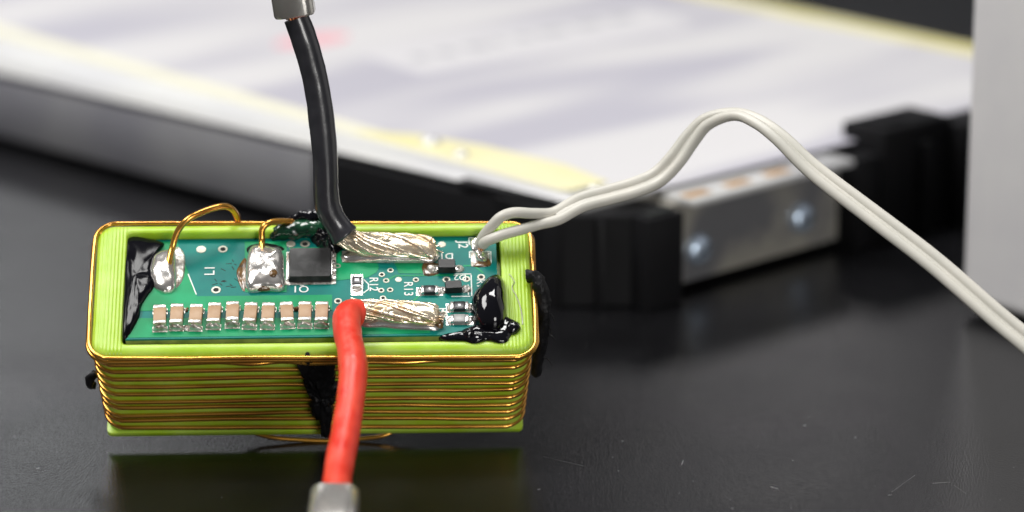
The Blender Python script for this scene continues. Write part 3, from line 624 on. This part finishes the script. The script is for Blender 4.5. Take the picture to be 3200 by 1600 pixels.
# local x: across the drive (away to the right), local y: along the drive (away to the left)
def bs(a): return 6.0 - 13.5 * (a - 5) / 195
def zt(a): return 14.6 - 1.0 * max(0, a - 40) / 110
prof = []
ys = [9, 20, 40, 60, 80, 100, 120, 140, 160, 180, 200]
for a in ys:
    b, z = bs(a), zt(a)
    prof.append([Vector((b + 0.4, a, 1.6)), Vector((b, a, 2.2)), Vector((b, a, z - 2.6)), Vector((b + 0.2, a, z - 2.3)), Vector((b + 1.6, a, z - 2.2)), Vector((b + 1.6, a, z - 1.3)), Vector((118, a, z - 1.3)), Vector((118, a, 1.6))])
loops('chassis', prof, M['steel'], hd, angle=35)
prof = []
for a in ys:
    b, z = bs(a), zt(a)
    L = [Vector((b + 0.2, a, z - 1.35)), Vector((b - 0.1, a, z - 1.1))]
    for k in range(1, 8):
        t = k / 8; L.append(Vector((b + (7 - b) * t ** 1.25, a, z - 0.9 + (15.0 - z + 0.9) * math.sin(t * math.pi / 2))))
    L += [Vector((7, a, 15.0)), Vector((119, a, 15.0)), Vector((121, a, 14.2)), Vector((121, a, 12)), Vector((7, a, z - 1.35))]
    prof.append(L)
loops('top_cover', prof, M['cover'], hd, angle=60)
plate('label', [(10.9, 6), (116, 6), (116, 199), (11.1, 199)], 15.002, 15.12, M['label'], hd)
plate('label_border', [(6.6, 14), (10.4, 14), (11.0, 199), (6.6, 199)], 15.005, 15.2, M['cream'], hd)
plate('label_border', [(116.1, 6), (121, 6), (121, 199), (116.1, 199)], 15.01, 15.4, M['yellow'], hd)
plate('yellow_tape', [(7.2, 13), (14.5, 13), (16.5, 24), (15.5, 40), (12.5, 52), (7.2, 60)], 15.21, 15.36, M['yellow'], hd)
plate('label_patch', [(40, 82), (98, 78), (104, 96), (42, 102)], 15.13, 15.17, M['patch'], hd)
random.seed(3)
x = 46
while x < 92:
    l = random.uniform(2, 6.5); plate('printed_mark', [(x, 90), (x + l, 90), (x + l, 93.2), (x, 93.2)], 15.18, 15.2, M['print'], hd); x += l + random.uniform(1.2, 3.5)
plate('printed_mark', [(43 + 7.5 * math.cos(k / 20 * 6.283), 114 + 4.2 * math.sin(k / 20 * 6.283)) for k in range(20)], 15.13, 15.16, M['pink'], hd)
for (gx, gy, gr) in ((11, 47, 1.6), (9, 38, 1.2), (9.5, 10.5, 1.1)):
    ring = [[Vector((gx + r_ * math.cos(k / 16 * 6.283), gy + r_ * math.sin(k / 16 * 6.283), z_)) for k in range(16)] for r_, z_ in ((gr, 15.1), (gr * .95, 15.7), (gr * .6, 16.1), (gr * .2, 16.2))]
    loops('cover_screw', ring, M['cover'], hd, angle=60)
# black plastic along the side and round the near corner
box('side_cover', (4.0, 36, 6.4), (3.4, 52, 12.2), M['blackabs'], hd, 0.5, rz=R(4))
for a in (50, 44): box('side_rib', (2.6 + (36 - a) * 0.0, a, 6.4), (1.6, 1.2, 11.4), M['blackabs'], hd, 0.3)
cp = [(8, 31), (3.6, 31), (2.4, 14), (2.4, 9.6), (9.6, 3.2), (17.0, 2.4), (17.0, 8), (10, 16)]
lc = []
for i, z in ((0.3, 0.0), (0, 0.3), (0, 13.0), (0.3, 13.3)):
    c = Vector((10, 12, 0)); lc.append([Vector((*(p - (p - c).normalized() * i)[:2], z)) for p in [Vector((*q_, 0)) for q_ in cp]])
loops('corner_bracket', lc, M['blackabs'], hd, angle=25)
box('bracket_column', (13.2, 1.7, 6.6), (7.0, 3.6, 13.2), M['blackabs'], hd, 0.25)
box('bracket_column', (3.0, 11.2, 6.3), (3.0, 3.4, 12.6), M['blackabs'], hd, 0.25)
box('bracket_fin', (6.3, 5.9, 6.3), (0.9, 2.4, 12.6), M['blackabs'], hd, 0.2, rz=R(-40))
box('bracket_pocket', (13.2, 1.7, 13.35), (4.6, 1.6, 0.3), M['hole'], hd, 0.05)
box('bracket_lip', (5.2, 22, 13.6), (3.6, 20, 1.0), M['blackabs'], hd, 0.3, rz=R(6))
# metal end with screws and contacts
plate('end_plate', [(16.0, 3.0), (53, 4.0), (53, 10), (16.0, 10)], 1.5, 13.3, M['endplate'], hd)
box('end_flange', (35.5, 3.6, 13.9), (34, 7.0, 1.0), M['cover'], hd, 0.25, rz=R(1.2))
for gx, gy in ((21.5, 2.4), (30, 2.6), (38.5, 2.9)): box('contact_pad', (gx, gy, 14.42), (4.6, 2.2, 0.16), M['gold'], hd, 0.05, rz=R(1))
for gx, gy, z, ang in ((22.8, 3.1, 5.9, 35), (44.8, 3.7, 6.3, 10)):
    s = empty('end_screw'); s.parent = hd
    X = Matrix.Translation((gx, gy, z)) @ Matrix.Rotation(R(90), 4, 'X')
    ring = [[Vector((r_ * math.cos(k / 20 * 6.283), r_ * math.sin(k / 20 * 6.283), z_)) for k in range(20)] for r_, z_ in ((2.2, -.2), (2.2, 0.4), (1.9, 0.9), (1.2, 1.2), (0.3, 1.3))]
    loops('screw_head', ring, M['zinc'], s, X, angle=50)
    box('screw_slot', (0, 0, 1.28), (2.6, 0.5, 0.12), M['hole'], s, 0, X @ Matrix.Rotation(R(ang), 4, 'Z'))
# black latch at the far end of that edge
box('latch_block', (66.5, 4.8, 8.8), (15, 8.4, 17.4), M['blackabs'], hd, 0.4)
box('latch_wing', (85.5, 1.5, 8.2), (23, 7.0, 16.2), M['blackabs'], hd, 0.4)
box('latch_step', (56.6, 4.6, 7.0), (5.2, 7.0, 13.8), M['blackabs'], hd, 0.4)
box('latch_rib', (68, 0.2, 7.5), (2, 1.6, 14), M['blackabs'], hd, 0.3)
box('latch_shelf', (63.5, 4.5, 17.7), (5, 4, 0.5), M['blackabs'], hd, 0.15)

# ---------------------------------------------------------------- grey housing on the right
gh = empty('equipment_housing', (86.2, 53.6, TZ), (0, 0, R(-54)))
tag(gh, "plain light grey upright equipment housing with rounded edges beside the disk drive", "housing")
box('shell', (45, 32, 62), (90, 64, 121), M['housing'], gh, 2.2, seg=4)
box('base_skid', (45, 32, 0.9), (82, 56, 1.75), M['blackabs'], gh, 0.3)
